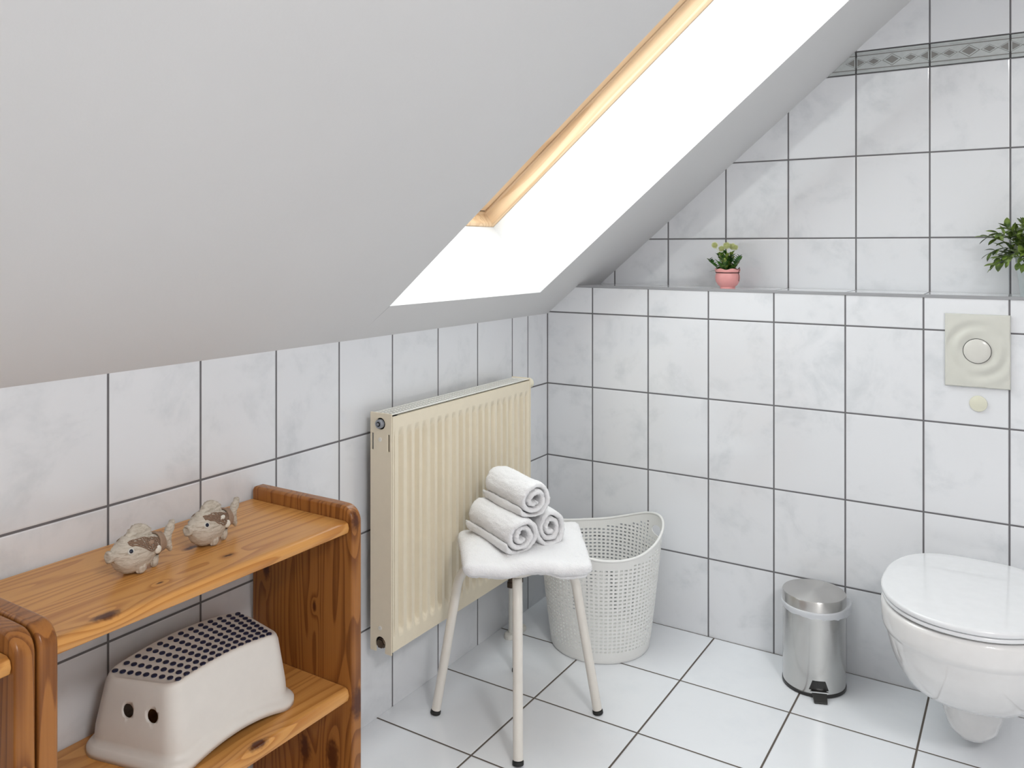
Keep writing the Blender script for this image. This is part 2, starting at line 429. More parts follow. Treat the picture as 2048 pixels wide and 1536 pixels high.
bookcase(-1.922, -1.331, 'honey-coloured pine bookcase holding the two fish and the white step stool')
bookcase(-2.572, -1.981, 'pine bookcase at the left edge, only its side panel and shelf end showing', False)

# ------------------------------------------------------------------ radiator
def enamel(name, c, rough=.3): return simple(name, c, rough)
M_rad = enamel('cream_enamel', (.83, .745, .585), .32); M_radw = enamel('off_white_enamel', (.84, .82, .76), .3)
M_dark = simple('inside_shade', (.012, .011, .010), .9); M_chrome = simple('chrome', (.62, .62, .62), .18, 1.0); M_brass = simple('aged_brass', (.12, .085, .06), .4, .8)  # the near-black carries the shade of slots and gaps in its colour
RZ0, RZ1, RYa, RYb = .218, .812, -.969, -.285
rad = thing('radiator', 'cream ribbed panel radiator mounted on the left wall under the skylight', 'radiator', (.03, RYa, 0))
RLn = RYb-RYa; X0, X1 = 0.0, .070
bm = BM()
NU, NV = 21*14, 60
pitch = (RLn-.03)/20
def env(z):
    d0 = z-RZ0; d1 = (RZ1-.005)-z
    a = min(1, max(0, (d0-.030)/.028)); b = min(1, max(0, (d1-.028)/.035))
    return (a*a*(3-2*a))*(b*b*(3-2*b))
zs = [RZ0+(RZ1-.005-RZ0)*k/NV for k in range(NV+1)]
zs = sorted(set(zs+[RZ0+d for d in (.03, .036, .042, .05, .058)]+[RZ1-.005-d for d in (.028, .035, .043, .052, .063)]))
ys = [.006+(RLn-.012)*k/NU for k in range(NU+1)]
def valley(y):
    t = ((y-.022)/pitch) % 1.0 if .012 < y < RLn-.012 else 0
    d = abs(t-.5)   # 0 centre of a valley
    return 1-min(1, max(0, (d-.16)/.14))
grid = [[bm.verts.new((X1-.0125*valley(y)*env(z)-.0008, y, z)) for y in ys] for z in zs]
for a, b in zip(grid, grid[1:]):
    for k in range(len(ys)-1): bm.faces.new([a[k], a[k+1], b[k+1], b[k]])
ed = [e for e in bm.edges if e.is_boundary]
r = bmesh.ops.extrude_edge_only(bm, edges=ed)
for v in [e for e in r['geom'] if isinstance(e, bmesh.types.BMVert)]: v.co.x -= .012
finish(bm, 'front_panel', M_rad, rad, smooth=True)
bm = BM(); box(bm, X0+.004, X0+.012, .032, RLn-.006, RZ0+.01, RZ1-.01); finish(bm, 'back_panel', M_rad, rad, bevel=(.002, 2))
bm = BM(); box(bm, .016, .054, .02, RLn-.02, RZ0+.03, RZ1-.008); finish(bm, 'convector_fins', M_dark, rad)  # solid block, coloured dark as the shade under the grille slots
# end caps with slots and port holes
def endcap(ya, yb, holes):
    bm = BM(); box(bm, X0, X1, ya, yb, RZ0-.006, RZ1+.003); o = finish(bm, 'end_cap', M_rad, rad)
    bmc = BM()
    if holes:
        for x in (.008, .061):
            box(bmc, x-.0028, x+.0028, ya-.01, ya+.004, .735, .768) if False else box(bmc, x-.0028, x+.0028, ya-.01, yb+.02, RZ1-.092, RZ1-.050)
        for z, rr in ((RZ1-.0245, .0145), (RZ0+.018, .0155)):
            lathe(bmc, [(rr, -.03), (rr, .03)], 32, Matrix.Translation((.034, ya, z)) @ mirror_axis('-y'))
        box(bmc, .0195, .0485, ya-.02, yb+.02, RZ0-.03, RZ0+.018)
        c = finish(bmc, 'cutter', M_rad); c.parent = rad
        b = o.modifiers.new('b', 'BOOLEAN'); b.object = c; b.operation = 'DIFFERENCE'; b.solver = 'EXACT'; b.use_self = True
        bake(o); bpy.data.objects.remove(c)
    bv = o.modifiers.new('bevel', 'BEVEL'); bv.width = .0015; bv.segments = 2; bv.limit_method = 'ANGLE'
    return o
endcap(0, .004, True)
endcap(RLn-.004, RLn, False)
bm = BM(); box(bm, .004, .0655, .009, .030, RZ0+.004, RZ1-.004); finish(bm, 'collector', M_dark, rad)  # dark colour stands for the shade behind the end cap openings
# top grille with real slots
bm = BM()
y = .004; gx0, gx1 = .003, .060; rows = [(.010, .024), (.027, .041), (.044, .056)]
sp, sw = .0122, .0062
nslot = int((RLn-.03)/sp)
ysg = [.004, .0145]
for k in range(nslot): ysg += [.0145+k*sp+.001, .0145+k*sp+.001+sw]
ysg.append(RLn-.004)
xsg = [gx0]+[v for r_ in rows for v in r_]+[gx1+.006]
gr = [[bm.verts.new((a+(0 if 1 else 0), b, RZ1)) for a in xsg] for b in ysg]
for j in range(len(ysg)-1):
    for i_ in range(len(xsg)-1):
        if i_ % 2 == 1 and j >= 2 and j % 2 == 0 and j < len(ysg)-2: continue
        bm.faces.new([gr[j][i_], gr[j][i_+1], gr[j+1][i_+1], gr[j+1][i_]])
o = finish(bm, 'top_grille', M_radw, rad); s = o.modifiers.new('s', 'SOLIDIFY'); s.thickness = .0012
bm = BM()
lathe(bm, [(.0085, 0), (.0115, .002), (.0115, .010), (.0105, .012), (.0, .012)], 24, Matrix.Translation((.034, .004, RZ1-.0245)) @ mirror_axis('-y'), cap1=False)
lathe(bm, [(.0038, .0), (.0038, .0145), (0, .0145)], 6, Matrix.Translation((.034, .004, RZ1-.0245)) @ mirror_axis('-y'), cap1=False)
bp = finish(bm, 'bleed_plug', simple('grey_plastic', (.32, .34, .38), .35, .2), rad, smooth=True)
bm = BM(); lathe(bm, [(.0062, .0118), (.0062, .0126), (.0035, .0127), (.0035, .0124), (0, .0124)], 24, Matrix.Translation((.034, .004, RZ1-.0245)) @ mirror_axis('-y'), cap1=False); finish(bm, 'key_socket', M_dark, bp)
bm = BM()
lathe(bm, [(.0135, .0), (.0135, .006), (.0115, .008), (.0115, .012), (0, .0135)], 6, Matrix.Translation((.034, .010, RZ0+.0165)) @ mirror_axis('-y'), cap1=False)
finish(bm, 'drain_plug', M_brass, rad, smooth=True)
for z in (RZ1-.064, RZ0+.056):
    bm = BM(); M_ = Matrix.Translation((.034, .0, z)) @ mirror_axis('-y')
    lathe(bm, [(.0052, -.0005), (.0052, .0018), (.0035, .0024), (.0018, .0024), (.0016, .0005), (0, .0005)], 20, M_, cap1=False)
    finish(bm, 'screw', M_radw, rad, smooth=True)
bm = BM(); VZ = RZ1-.022
lathe(bm, [(.010, 0), (.015, .001), (.015, .009), (.0175, .010), (.0175, .025), (.016, .027), (.0155, .029)]+[(.0155+(.0012 if k % 2 else 0), .030+k*.002) for k in range(11)]+[(.013, .054), (0, .0545)], 28, Matrix.Translation((.036, RLn, VZ)) @ mirror_axis('+y'), cap1=False)
finish(bm, 'thermostat_head', simple('ivory_plastic', (.78, .74, .60), .4), rad, smooth=True)
for py in (.632, .682):
    bm = BM(); lathe(bm, [(.008, 0.0), (.008, RZ0-.055)], 20, Matrix.Translation((.028, py, 0))); finish(bm, 'pipe', M_radw, rad, smooth=True)
    bm = BM(); T_ = Matrix.Translation((.028, py, RZ0-.058))
    lathe(bm, [(.009, -.004), (.014, -.002), (.014, .013), (.010, .016), (.010, .020), (.0135, .022), (.0135, .036), (.009, .038), (.009, .075)], 6, T_)
    finish(bm, 'valve_nut', M_brass, rad, bevel=(.001, 2))
bm = BM(); cl = round_poly([(.010, .606), (.046, .606), (.046, .708), (.010, .708)], .0175, 6)
loft(bm, [[(x, y, z) for x, y in [((p[0]-.028)*s+.028, (p[1]-.657)*s+.657) for p in cl]] for s, z in ((1, .0005), (1, .010), (.93, .014), (.8, .015))])
finish(bm, 'pipe_collar', M_radw, rad, smooth=True)

# ------------------------------------------------------------------ bathroom stool
M_leg = simple('cream_lacquered_tube', (.82, .78, .72), .3); M_rub = simple('black_rubber', (.015, .015, .015), .6)
SC = Vector((.298, -.695, 0))
stool = thing('stool', 'white metal stool with four splayed tube legs under the folded towel', 'stool', SC)
feet = [(.119, -.81), (.414, -.878), (.478, -.581), (.186, -.512)]
SEAT = .408
for fx, fy in feet:
    f = Vector((fx, fy, 0))-SC; d = f.normalized()
    top = d*(f.length-.055)
    pts = [Vector((f.x, f.y, .012)), (f*.35+top*.65)+Vector((0, 0, .25)), ]
    pts = []
    for k in range(8): t_ = k/7; p = f.lerp(top, t_); p.z = .012+(SEAT-.075-.012)*t_; pts.append(p)
    tang = (pts[-1]-pts[-2]).normalized(); c0 = pts[-1].copy(); e = d*(f.length-.115); e.z = SEAT-.013
    c1 = c0+tang*.058; 
    for k in range(1, 13):
        t_ = k/12; p = c0*(1-t_)**2+c1*2*t_*(1-t_)+e*t_*t_; pts.append(p)
    pts.append(e-d*.03)
    bm = BM(); tube(bm, pts, .0122, 18)
    leg = finish(bm, 'leg', M_leg, stool, smooth=True)
    bm = BM(); dd = (pts[1]-pts[0]).normalized()
    rot = Vector((0, 0, 1)).rotation_difference(dd).to_matrix().to_4x4()
    lathe(bm, [(.0128, -.0115), (.0138, -.0105), (.0138, -.004), (.0128, -.002)], 20, Matrix.Translation(pts[0]) @ rot)
    finish(bm, 'rubber_foot', M_rub, leg, smooth=True)
bm = BM(); a0 = math.radians(-13)
sq = [(Vector((a, b)) @ Matrix.Rotation(-a0, 2)) for a, b in ((-.10, -.10), (.10, -.10), (.10, .10), (-.10, .10))]
rp = round_poly([tuple(p) for p in sq], .04, 6)
loft(bm, [[(p[0]*s, p[1]*s, z) for p in rp] for s, z in ((.95, SEAT-.004), (1, SEAT), (1, SEAT+.008), (.97, SEAT+.012), (.5, SEAT+.012))])
finish(bm, 'seat', M_leg, stool, smooth=True)

# ------------------------------------------------------------------ towels
def terry_mat():
    m = NT('white_terry'); co, x, y, z = m.coords()
    n = m.noise(co, 420, 3, .7); n2 = m.noise(co, 150, 2, .6)
    vo = m.n('TexVoronoi'); vo.inputs['Scale'].default_value = 520; m.l(co, vo.inputs['Vector'])
    m.base(m.mix(n2, (.95, .945, .955), (.93, .925, .94)), 1.0, 0, .1)
    m.b.inputs['Sheen Weight'].default_value = .35
    h = m.math('ADD', m.math('ADD', n, m.math('MULTIPLY', n2, .9)), m.math('MULTIPLY', vo.outputs[0], .5))
    m.bump(h, .6, .0035); return m.m
M_terry = terry_mat()
def fuzz(bm, amp, s):
    bm.normal_update()
    for v in bm.verts: v.co += v.normal*amp*(fbm(v.co, s, 3)+.8*fbm(v.co+Vector((3, 1, 7)), s*3.2, 2))
TZ = SEAT+.012
corn = [(.279, -.912), (.540, -.730), (.352, -.448), (.108, -.700)]
cc = Vector((sum(p[0] for p in corn)/4, sum(p[1] for p in corn)/4))
ft = thing('folded_towel', 'white terry towel folded flat over the stool seat beneath the rolled towels', 'towel', (cc.x, cc.y, TZ))
def drape(x, y):
    """how far the cloth hangs below the seat"""
    p = Vector((x+cc.x-SC.x, y+cc.y-SC.y)); q = Matrix.Rotation(a0, 2) @ p
    d = max(0, max(abs(q.x), abs(q.y))-.115)
    return -min(.010, .25*d) if d > 0 else 0
def towel_slab(outline, z0, z1, rot=0, off=(0, 0), name='layer', sc_=1.0, amp=.0016):
    ol = resample(round_poly([((p[0]-cc.x), (p[1]-cc.y)) for p in outline], .022, 8), 220)
    bm = BM(); h = (z1-z0)/2; zm = (z0+z1)/2
    prof = [(.25, z0), (.6, z0), (.9, z0)]
    rings = []
    def ring(inset, z, shr=None):
        out = []
        for p in ol:
            v = Vector(p); L = v.length
            s = shr if shr is not None else max(.02, 1-inset/L)
            out.append((v.x*s*sc_+off[0], v.y*s*sc_+off[1], z))
        return out
    rings.append(ring(0, z0, .15)); rings.append(ring(0, z0, .6))
    for k in range(9):
        a = -PI/2+PI*k/8; rings.append(ring(h*(1-math.cos(a))*1.1, zm+h*math.sin(a)))
    edge_ring = [((x_-off[0]), (y_-off[1]), 0) for x_, y_, _ in rings[-1]]
    for k in range(1, 26): rings.append([(a_*(1-k/26), b_*(1-k/26), z1) for a_, b_, _c in edge_ring])
    loft(bm, rings, True, True)
    for v in bm.verts:
        zz = v.co.z
        v.co.z += drape(v.co.x, v.co.y)
        # soft pull and wave along the edges
        v.co.z += .0015*math.sin(v.co.x*38+v.co.y*21)*min(1, Vector((v.co.x, v.co.y)).length/.12)+.003*fbm(v.co, 14)
    fuzz(bm, amp, 110)
    return finish(bm, name, M_terry, ft, smooth='all')
left_corn = [(.270, -.885), (.525, -.722), (.335, -.445), (.1035, -.680)]
towel_slab(left_corn, .0008, .0145, name='lower_layer')
towel_slab(corn, .0125, .044, name='upper_layer')
TT = TZ+.0435
def rolled(name_i, face, back, label, R=.047, turns=2.35, seed=1, tail=0.0, ph0=0.0):
    """rolled towel; face = centre of the end towards the camera, back = other end's centre"""
    rnd = random.Random(seed)
    face = Vector(face); back = Vector(back); L = (face-back).length; mid = (face+back)/2
    ax = (face-back).normalized(); sx = ax.cross(Vector((0, 0, 1))).normalized(); sz = sx.cross(ax).normalized()
    t = tag(bpy.data.objects.new('rolled_towel', None), label, 'towel', 'rolled towels piled on the stool')
    N = 190; M = 34; th_tot = turns*2*PI; pitch_ = (R-.003)/turns/1.12; thick = pitch_*.86
    bm = BM(); rings = []
    for j in range(M+1):
        u = j/M
        e = min(u, 1-u)*M
        k = 1.0 if e >= 3 else (.55, .80, .94)[int(e)] if e < 3 else 1
        outl = []; inl = []
        for i_ in range(N+1):
            a = i_/N*th_tot; r = .002+thick/2+pitch_*a/(2*PI)
            last = (th_tot-a)
            tt = thick*k*(min(1, .35+last*2.2))
            ang = a+ph0
            wob = 1+.05*math.sin(2*ang+seed)+.06*fbm((math.cos(ang)*2, math.sin(ang)*2, u*2+seed*5), 1.0)
            tele = (.010*fbm((a*.35, seed*3.1, 0), 1.2)-.004*(1-a/th_tot))
            s = -L/2+L*u
            if e < 6: s += tele*(1 if u > .5 else -1)*(1-e/6)
            if a > th_tot-2*PI: flat = 1
            ri = r-thick*k/2
            for lst, rr in ((outl, ri+tt), (inl, ri)):
                x_ = rr*wob*math.cos(ang); z_ = rr*wob*math.sin(ang)
                if z_ < -R*.82: z_ = -R*.82+(z_+R*.82)*.25
                lst.append(mid+ax*s+sx*x_+sz*z_)
        rings.append((outl, inl))
    V = [([bm.verts.new(p) for p in o_], [bm.verts.new(p) for p in i_]) for o_, i_ in rings]
    for (o1, i1), (o2, i2) in zip(V, V[1:]):
        for k in range(N):
            bm.faces.new([o1[k], o1[k+1], o2[k+1], o2[k]]); bm.faces.new([i1[k+1], i1[k], i2[k], i2[k+1]])
        bm.faces.new([o1[N], i1[N], i2[N], o2[N]]); bm.faces.new([i1[0], o1[0], o2[0], i2[0]])
    for o_, i_ in (V[0], V[-1]):
        for k in range(N): bm.faces.new([o_[k], o_[k+1], i_[k+1], i_[k]])
    fuzz(bm, .0013, 120)
    bpy.data.objects.remove(t)
    o = finish(bm, 'rolled_towel', M_terry, smooth='all')
    return tag(o, label, 'towel', 'rolled towels piled on the stool')
ax_ = Vector((.88, -.46, 0)).normalized(); pr = Vector((.46, .88, 0)).normalized()
fA = Vector((.366, -.776, TT+.0395)); rolled(0, fA, fA-ax_*.222, 'rolled white towel lying front left on the folded towel, lower left of the pile', seed=2, ph0=-2.5)
fB = fA+pr*.103-ax_*.022; fB.z = TT+.038; rolled(1, fB, fB-ax_*.205, 'rolled white towel at the back right of the pile, nearest the basket', R=.046, seed=5, ph0=-2.2)
fC = fA+pr*.046-ax_*.012; fC.z = TT+.0395+.082; rolled(2, fC, fC-ax_*.205, 'rolled white towel resting on top of the other two rolls', R=.046, seed=9, ph0=-2.6)

# ------------------------------------------------------------------ laundry basket
M_bask = simple('white_woven_plastic', (.87, .87, .84), .35)
def basket_mat():
    m = NT('white_woven_plastic_thin'); m.base((.94, .94, .92), .35, 0, .5)
    t = m.n('BsdfTranslucent'); t.inputs[0].default_value = (.9, .9, .87, 1); x = m.n('MixShader'); x.inputs[0].default_value = .12
    m.l(m.b.outputs[0], x.inputs[1]); m.l(t.outputs[0], x.inputs[2]); m.l(x.outputs[0], m.o.inputs[0]); return m.m
M_bask = basket_mat()
BC = Vector((.306, -.208, 0)); PH = math.radians(40)
bk = thing('laundry_basket', 'tall white perforated plastic laundry basket in the corner behind the stool', 'basket', BC)
def zrim(a): return .318+.062*(math.cos(a-PH)**2)**1.25
def rad_at(z): return .150+(.190-.150)*(z/.34)**.85
NC = 78
cols = []
for i_ in range(NC): cols += [2*PI*i_/NC, 2*PI*(i_+.56)/NC]
zrows = [.004, .030]; z = .036
holes_rows = []
while z < .372:
    zrows += [z, z+.0052]; z += .0113
bm = BM(); nC = len(cols)
levels = []
for z in zrows:
    lv = []
    for i_, a in enumerate(cols):
        zz = min(z, zrim(a)-.017)
        r_ = rad_at(zz)
        lv.append(bm.verts.new((r_*math.cos(a), r_*math.sin(a), zz)))
    levels.append(lv)
top1 = [bm.verts.new((rad_at(zrim(a)-.009)*math.cos(a), rad_at(zrim(a)-.009)*math.sin(a), zrim(a)-.009)) for a in cols]
top2 = [bm.verts.new((rad_at(zrim(a))*math.cos(a), rad_at(zrim(a))*math.sin(a), zrim(a))) for a in cols]
for j in range(len(levels)-1):
    A, B = levels[j], levels[j+1]
    for i_ in range(nC):
        k = (i_+1) % nC
        hole = (j >= 2 and (j % 2 == 0) and i_ % 2 == 0)
        if min((A[i_].co-B[i_].co).length, (A[k].co-B[k].co).length) < 1e-5:
            if (A[i_].co-B[i_].co).length < 1e-5 and (A[k].co-B[k].co).length < 1e-5: continue
            hole = False
        if hole and zrows[j+1] > min(zrim(cols[i_]), zrim(cols[k]))-.020: hole = False
        am = (cols[i_]+PI/NC*.56)
        if hole:
            for hs in (0, PI):
                da = (am-PH-hs+PI) % (2*PI)-PI
                if abs(da) < .36 and zrows[j] > .305: hole = False
        if hole: continue
        bm.faces.new([A[i_], A[k], B[k], B[i_]])
for A, B in ((levels[-1], top1), (top1, top2)):
    for i_ in range(nC):
        k = (i_+1) % nC; bm.faces.new([A[i_], A[k], B[k], B[i_]])
bmesh.ops.remove_doubles(bm, verts=bm.verts, dist=1e-5)
bot = [v for v in bm.verts if abs(v.co.z-.004) < 1e-6]
bmesh.ops.contextual_create(bm, geom=bot)
# woven relief: bars between holes swell in and out alternately
body = finish(bm, 'body', M_bask, bk, smooth=False)
s = body.modifiers.new('s', 'SOLIDIFY'); s.thickness = .0024; s.offset = 0
bmc = BM()
for hs in (0, PI):
    a = PH+hs; Rr = rad_at(.345)
    pts = []
    for k in range(28):
        t_ = 2*PI*k/28; pts.append((.046*math.copysign(abs(math.cos(t_))**.75, math.cos(t_)), .0135*math.copysign(abs(math.sin(t_))**.9, math.sin(t_))))
    rings = []
    for rr in (Rr-.05, Rr+.05):
        rings.append([(rr*math.cos(a)-p[0]*math.sin(a), rr*math.sin(a)+p[0]*math.cos(a), .3335+p[1]*1.15-.10*abs(p[0])) for p in pts])
    loft(bmc, rings)
c = finish(bmc, 'cutter', M_bask); c.parent = bk
b = body.modifiers.new('b', 'BOOLEAN'); b.object = c; b.operation = 'DIFFERENCE'; b.solver = 'EXACT'
bake(body); bpy.data.objects.remove(c)
bm = BM(); tube(bm, [((rad_at(zrim(a))+.001)*math.cos(a), (rad_at(zrim(a))+.001)*math.sin(a), zrim(a)) for a in [2*PI*k/120 for k in range(120)]], .0042, 10, closed=True)
finish(bm, 'rim', M_bask, bk, smooth=True)
bm = BM(); lathe(bm, [(.140, .0), (.150, .001), (.1535, .006), (.1535, .014)], 80, cap1=False); finish(bm, 'base_ring', M_bask, bk, smooth=True)

# ------------------------------------------------------------------ pedal bin
def steel_mat(name, radial):
    m = NT(name); co, x, y, z = m.coords()
    if radial:
        a = m.math('ARCTAN2', y, x); rr = m.math('SQRT', m.math('ADD', m.math('MULTIPLY', x, x), m.math('MULTIPLY', y, y)))
        n = m.noise(m.comb(m.math('MULTIPLY', rr, 900), 0.0, 0.0), 1, 3)
        tg = m.n('Tangent', direction_type='RADIAL', axis='Z'); m.l(tg.outputs[0], m.b.inputs['Tangent'])
        m.base((.60, .59, .575), .30, 1.0); m.b.inputs['Anisotropic'].default_value = .9; m.b.inputs['Anisotropic Rotation'].default_value = .25
        m.bump(n, .06, .0004)
    else:
        n = m.noise(m.comb(m.math('MULTIPLY', x, 4), m.math('MULTIPLY', y, 4), m.math('MULTIPLY', z, 1.2)), 6, 4, .6)
        m.base(m.mix(n, (.62, .615, .60), (.52, .52, .51)), m.math('ADD', .12, m.math('MULTIPLY', n, .16)), 1.0)
        m.bump(m.noise(co, 9, 2), .12, .01)
    return m.m
M_steel = steel_mat('polished_steel', False); M_lid = steel_mat('brushed_steel_lid', True); M_blk = simple('black_plastic', (.018, .017, .016), .3)
pb = thing('pedal_bin', 'small round stainless steel pedal bin against the back wall', 'bin', (.9265, -.1115, 0))
bm = BM(); lathe(bm, [(.083, .0), (.0855, .002), (.0855, .009), (.0835, .011)], 64); finish(bm, 'base', M_blk, pb, smooth=True)
bm = BM(); lathe(bm, [(.082, .009), (.0838, .0105), (.0838, .226), (.080, .228), (.079, .222), (.079, .03)], 72, cap0=False, cap1=False); finish(bm, 'body', M_steel, pb, smooth=True)
bm = BM(); lathe(bm, [(.0835, .231), (.0855, .2305), (.0855, .257), (.0835, .2605), (.070, .2622), (.035, .2637), (.004, .2642), (0, .2642)], 72, cap0=True, cap1=False); finish(bm, 'lid', M_lid, pb, smooth=True)
# plastic bag folded over the rim
bm = BM(); rings = []
for prof_i, (dr, z) in enumerate(((-.004, .233), (.002, .2325), (.0035, .227), (.0025, .218), (.0015, .212))):
    rg = []
    for k in range(120):
        a = 2*PI*k/120; am = (a-math.radians(20)+PI) % (2*PI)-PI
        bulge = math.exp(-(am/.42)**2)
        w_ = fbm((math.cos(a)*4, math.sin(a)*4, prof_i*.3), 1.5)
        r_ = .0838+dr+abs(w_)*.0022*(prof_i > 0)+bulge*(.012 if prof_i > 0 else 0)*(1 if prof_i < 4 else .8)
        rg.append((r_*math.cos(a), r_*math.sin(a), z+(.003*w_ if prof_i > 2 else 0)+bulge*(.008 if prof_i in (1, 2) else -.002)-(.004*math.sin(a+.6) if prof_i > 2 else 0)))
    rings.append(rg)
loft(bm, rings, False, False)
mb = NT('thin_white_plastic'); mb.base((.82, .84, .88), .35, 0, .5); mb.b.inputs['Transmission Weight'].default_value = .25
finish(bm, 'bin_liner', mb.m, pb, smooth='all')
pd = math.atan2(-1.65, .62)    # direction the pedal faces
Rp = Matrix.Rotation(pd+PI/2, 4, 'Z')
# black recess plate on the body and steel foot pedal
bm = BM()
pts = [(-.017, .046), (.017, .046), (.026, .021), (-.026, .021)]; n_ = 8
for rr, zz in ((0, 0),): pass
rows_ = []
for j in range(9):
    f = j/8; hw = .017+(.026-.017)*f; z_ = .046+(.021-.046)*f
    rows_.append([(-hw+2*hw*k/12, z_) for k in range(13)])
for rr in (.0838, .0850):
    V = [[bm.verts.new(tuple(Rp @ Vector((rr*math.cos(-PI/2+x_/.084), rr*math.sin(-PI/2+x_/.084), z_)))) for x_, z_ in row] for row in rows_]
    for a_, b_ in zip(V, V[1:]):
        for k in range(12): bm.faces.new([a_[k], a_[k+1], b_[k+1], b_[k]])
finish(bm, 'pedal_recess', M_blk, pb)
bm = BM()
rings = []
for yy, zz, hw in ((-.080, .019, .020), (-.090, .0195, .021), (-.094, .017, .019), (-.112, .006, .0175), (-.116, .003, .017)):
    rings.append([tuple(Rp @ Vector(p)) for p in ((-hw, yy, zz+.0015), (hw, yy, zz+.0015), (hw, yy+.002, zz-.0025), (-hw, yy+.002, zz-.0025))])
loft(bm, rings); ped = finish(bm, 'pedal', M_blk, pb, bevel=(.0008, 2))
bm = BM(); v = [bm.verts.new(tuple(Rp @ Vector(p))) for p in ((-.0235, -.088, .0215), (.0235, -.088, .0215), (.0235, -.0945, .0225), (-.0235, -.0945, .0225), (-.0235, -.088, .0195), (.0235, -.088, .0195), (.0235, -.0945, .0195), (-.0235, -.0945, .0195))]
for f in [(0, 1, 2, 3), (7, 6, 5, 4), (0, 4, 5, 1), (1, 5, 6, 2), (2, 6, 7, 3), (3, 7, 4, 0)]: bm.faces.new([v[i] for i in f])
finish(bm, 'pedal_hinge', M_chrome, ped)

# ------------------------------------------------------------------ toilet
M_cer = simple('white_ceramic', (.83, .82, .815), .06, coat=.4); M_seat = simple('white_seat_plastic', (.84, .85, .87), .12, coat=.2)
to = thing('toilet', 'white wall-hung toilet with closed lid at the right', 'toilet', (1.322, 0, 0))
def dring(w_, f, b, z, yc=-.345, nf=2.15, nb=3.0, taper=.22, N=96, sq=0):
    out = []
    for k in range(N):
        a = 2*PI*k/N; c, s = math.cos(a), math.sin(a)
        if s < 0:
            n_ = nf; L = yc-f; yy = yc-L*abs(s)**(2/n_); xx = w_*math.copysign(abs(c)**(2/n_), c)
        else:
            n_ = nb; L = b-yc; yy = yc+L*abs(s)**(2/n_); xx = w_*math.copysign(abs(c)**(2/n_), c); xx *= 1-taper*((yy-yc)/L)**2
        out.append((xx, yy, z))
    return out
bm = BM()
def crom(K, n_):
    out = []
    for i in range(len(K)-1):
        p0, p1, p2, p3 = K[max(0, i-1)], K[i], K[i+1], K[min(len(K)-1, i+2)]
        for k in range(n_):
            t = k/n_; out.append([.5*((2*b)+(-a+c)*t+(2*a-5*b+4*c-d)*t*t+(-a+3*b-3*c+d)*t**3) for a, b, c, d in zip(p0, p1, p2, p3)])
    out.append(list(K[-1])); return out
KB = [(.178, -.538, .332, -.34, .16), (.173, -.526, .305, -.335, .15), (.167, -.508, .27, -.32, .14), (.158, -.482, .235, -.30, .12), (.146, -.448, .20, -.275, .10), (.131, -.402, .172, -.25, .07), (.111, -.345, .148, -.21, .04), (.082, -.265, .128, -.16, .02), (.03, -.14, .116, -.09, 0)]
loft(bm, [dring(.178, -.535, -.012, .3955, yc=-.34, nf=2.2, nb=2.5, taper=.20), dring(.184, -.547, -.010, .394, yc=-.34, nf=2.2, nb=2.5, taper=.20), dring(.187, -.550, -.0, .385, yc=-.34, nf=2.2, nb=2.5, taper=.20), dring(.186, -.549, -.0, .350, yc=-.34, nf=2.2, nb=2.5, taper=.20), dring(.1835, -.5455, -.0, .339, yc=-.34, nf=2.2, nb=2.5, taper=.19)]
     +[dring(w_, f_, 0, z_, yc=y_, nf=2.2, nb=2.5, taper=t_, N=96) for w_, f_, z_, y_, t_ in crom(KB, 5)])
loft(bm, [dring(.05, -.24, -.06, .25, yc=-.17, nb=2.2, taper=0), dring(.071, -.33, -.0, .19, yc=-.2, nb=2.2, taper=0), dring(.070, -.312, -.0, .13, yc=-.2, nb=2.2, taper=0), dring(.067, -.295, -.01, .09, yc=-.2, nb=2.2, taper=0), dring(.058, -.278, -.03, .055, yc=-.2, nb=2.2, taper=0), dring(.042, -.262, -.07, .036, yc=-.2, nb=2.2, taper=0), dring(.014, -.225, -.15, .027, yc=-.2, nb=2.2, taper=0)])
bowl = finish(bm, 'bowl', M_cer, to, smooth='all')
def slabrings(w_, f, b, z0, z1, r_, yc=-.33, taper=.16, dome=.0, nb=3.4):
    out = []; out.append(dring(w_-r_*3, f+r_*3, b-r_*3, z0, yc, nb=nb, taper=taper))
    for k in range(6):
        a = -PI/2+PI/2*k/5; out.append(dring(w_-r_*(1-math.cos(a)), f+r_*(1-math.cos(a)), b-r_*(1-math.cos(a)), z0+r_*(1+math.sin(a)), yc, nb=nb, taper=taper))
    for k in range(6):
        a = PI/2*k/5; out.append(dring(w_-r_*(1-math.cos(a)), f+r_*(1-math.cos(a)), b-r_*(1-math.cos(a)), z1-r_*(1-math.sin(a)), yc, nb=nb, taper=taper))
    for k in range(1, 9):
        s = k/9; out.append(dring((w_-r_)*(1-s), yc+(f+r_-yc)*(1-s), yc+(b-r_-yc)*(1-s), z1+dome*(1-(1-s)**2), yc, nb=nb, taper=taper))
    return out
bm = BM(); loft(bm, slabrings(.186, -.552, -.095, .4002, .4100, .0045)); finish(bm, 'seat', M_seat, to, smooth='all')
bm = BM(); loft(bm, slabrings(.188, -.555, -.093, .4112, .4255, .0060, dome=.004)); finish(bm, 'lid', M_seat, to, smooth='all')
for sx in (-1, 1):
    bm = BM(); lathe(bm, [(.011, 0), (.012, .004), (.012, .012), (.010, .016)], 20, Matrix.Translation((sx*.078, -.070, .392))); finish(bm, 'hinge', M_seat, to, smooth=True)

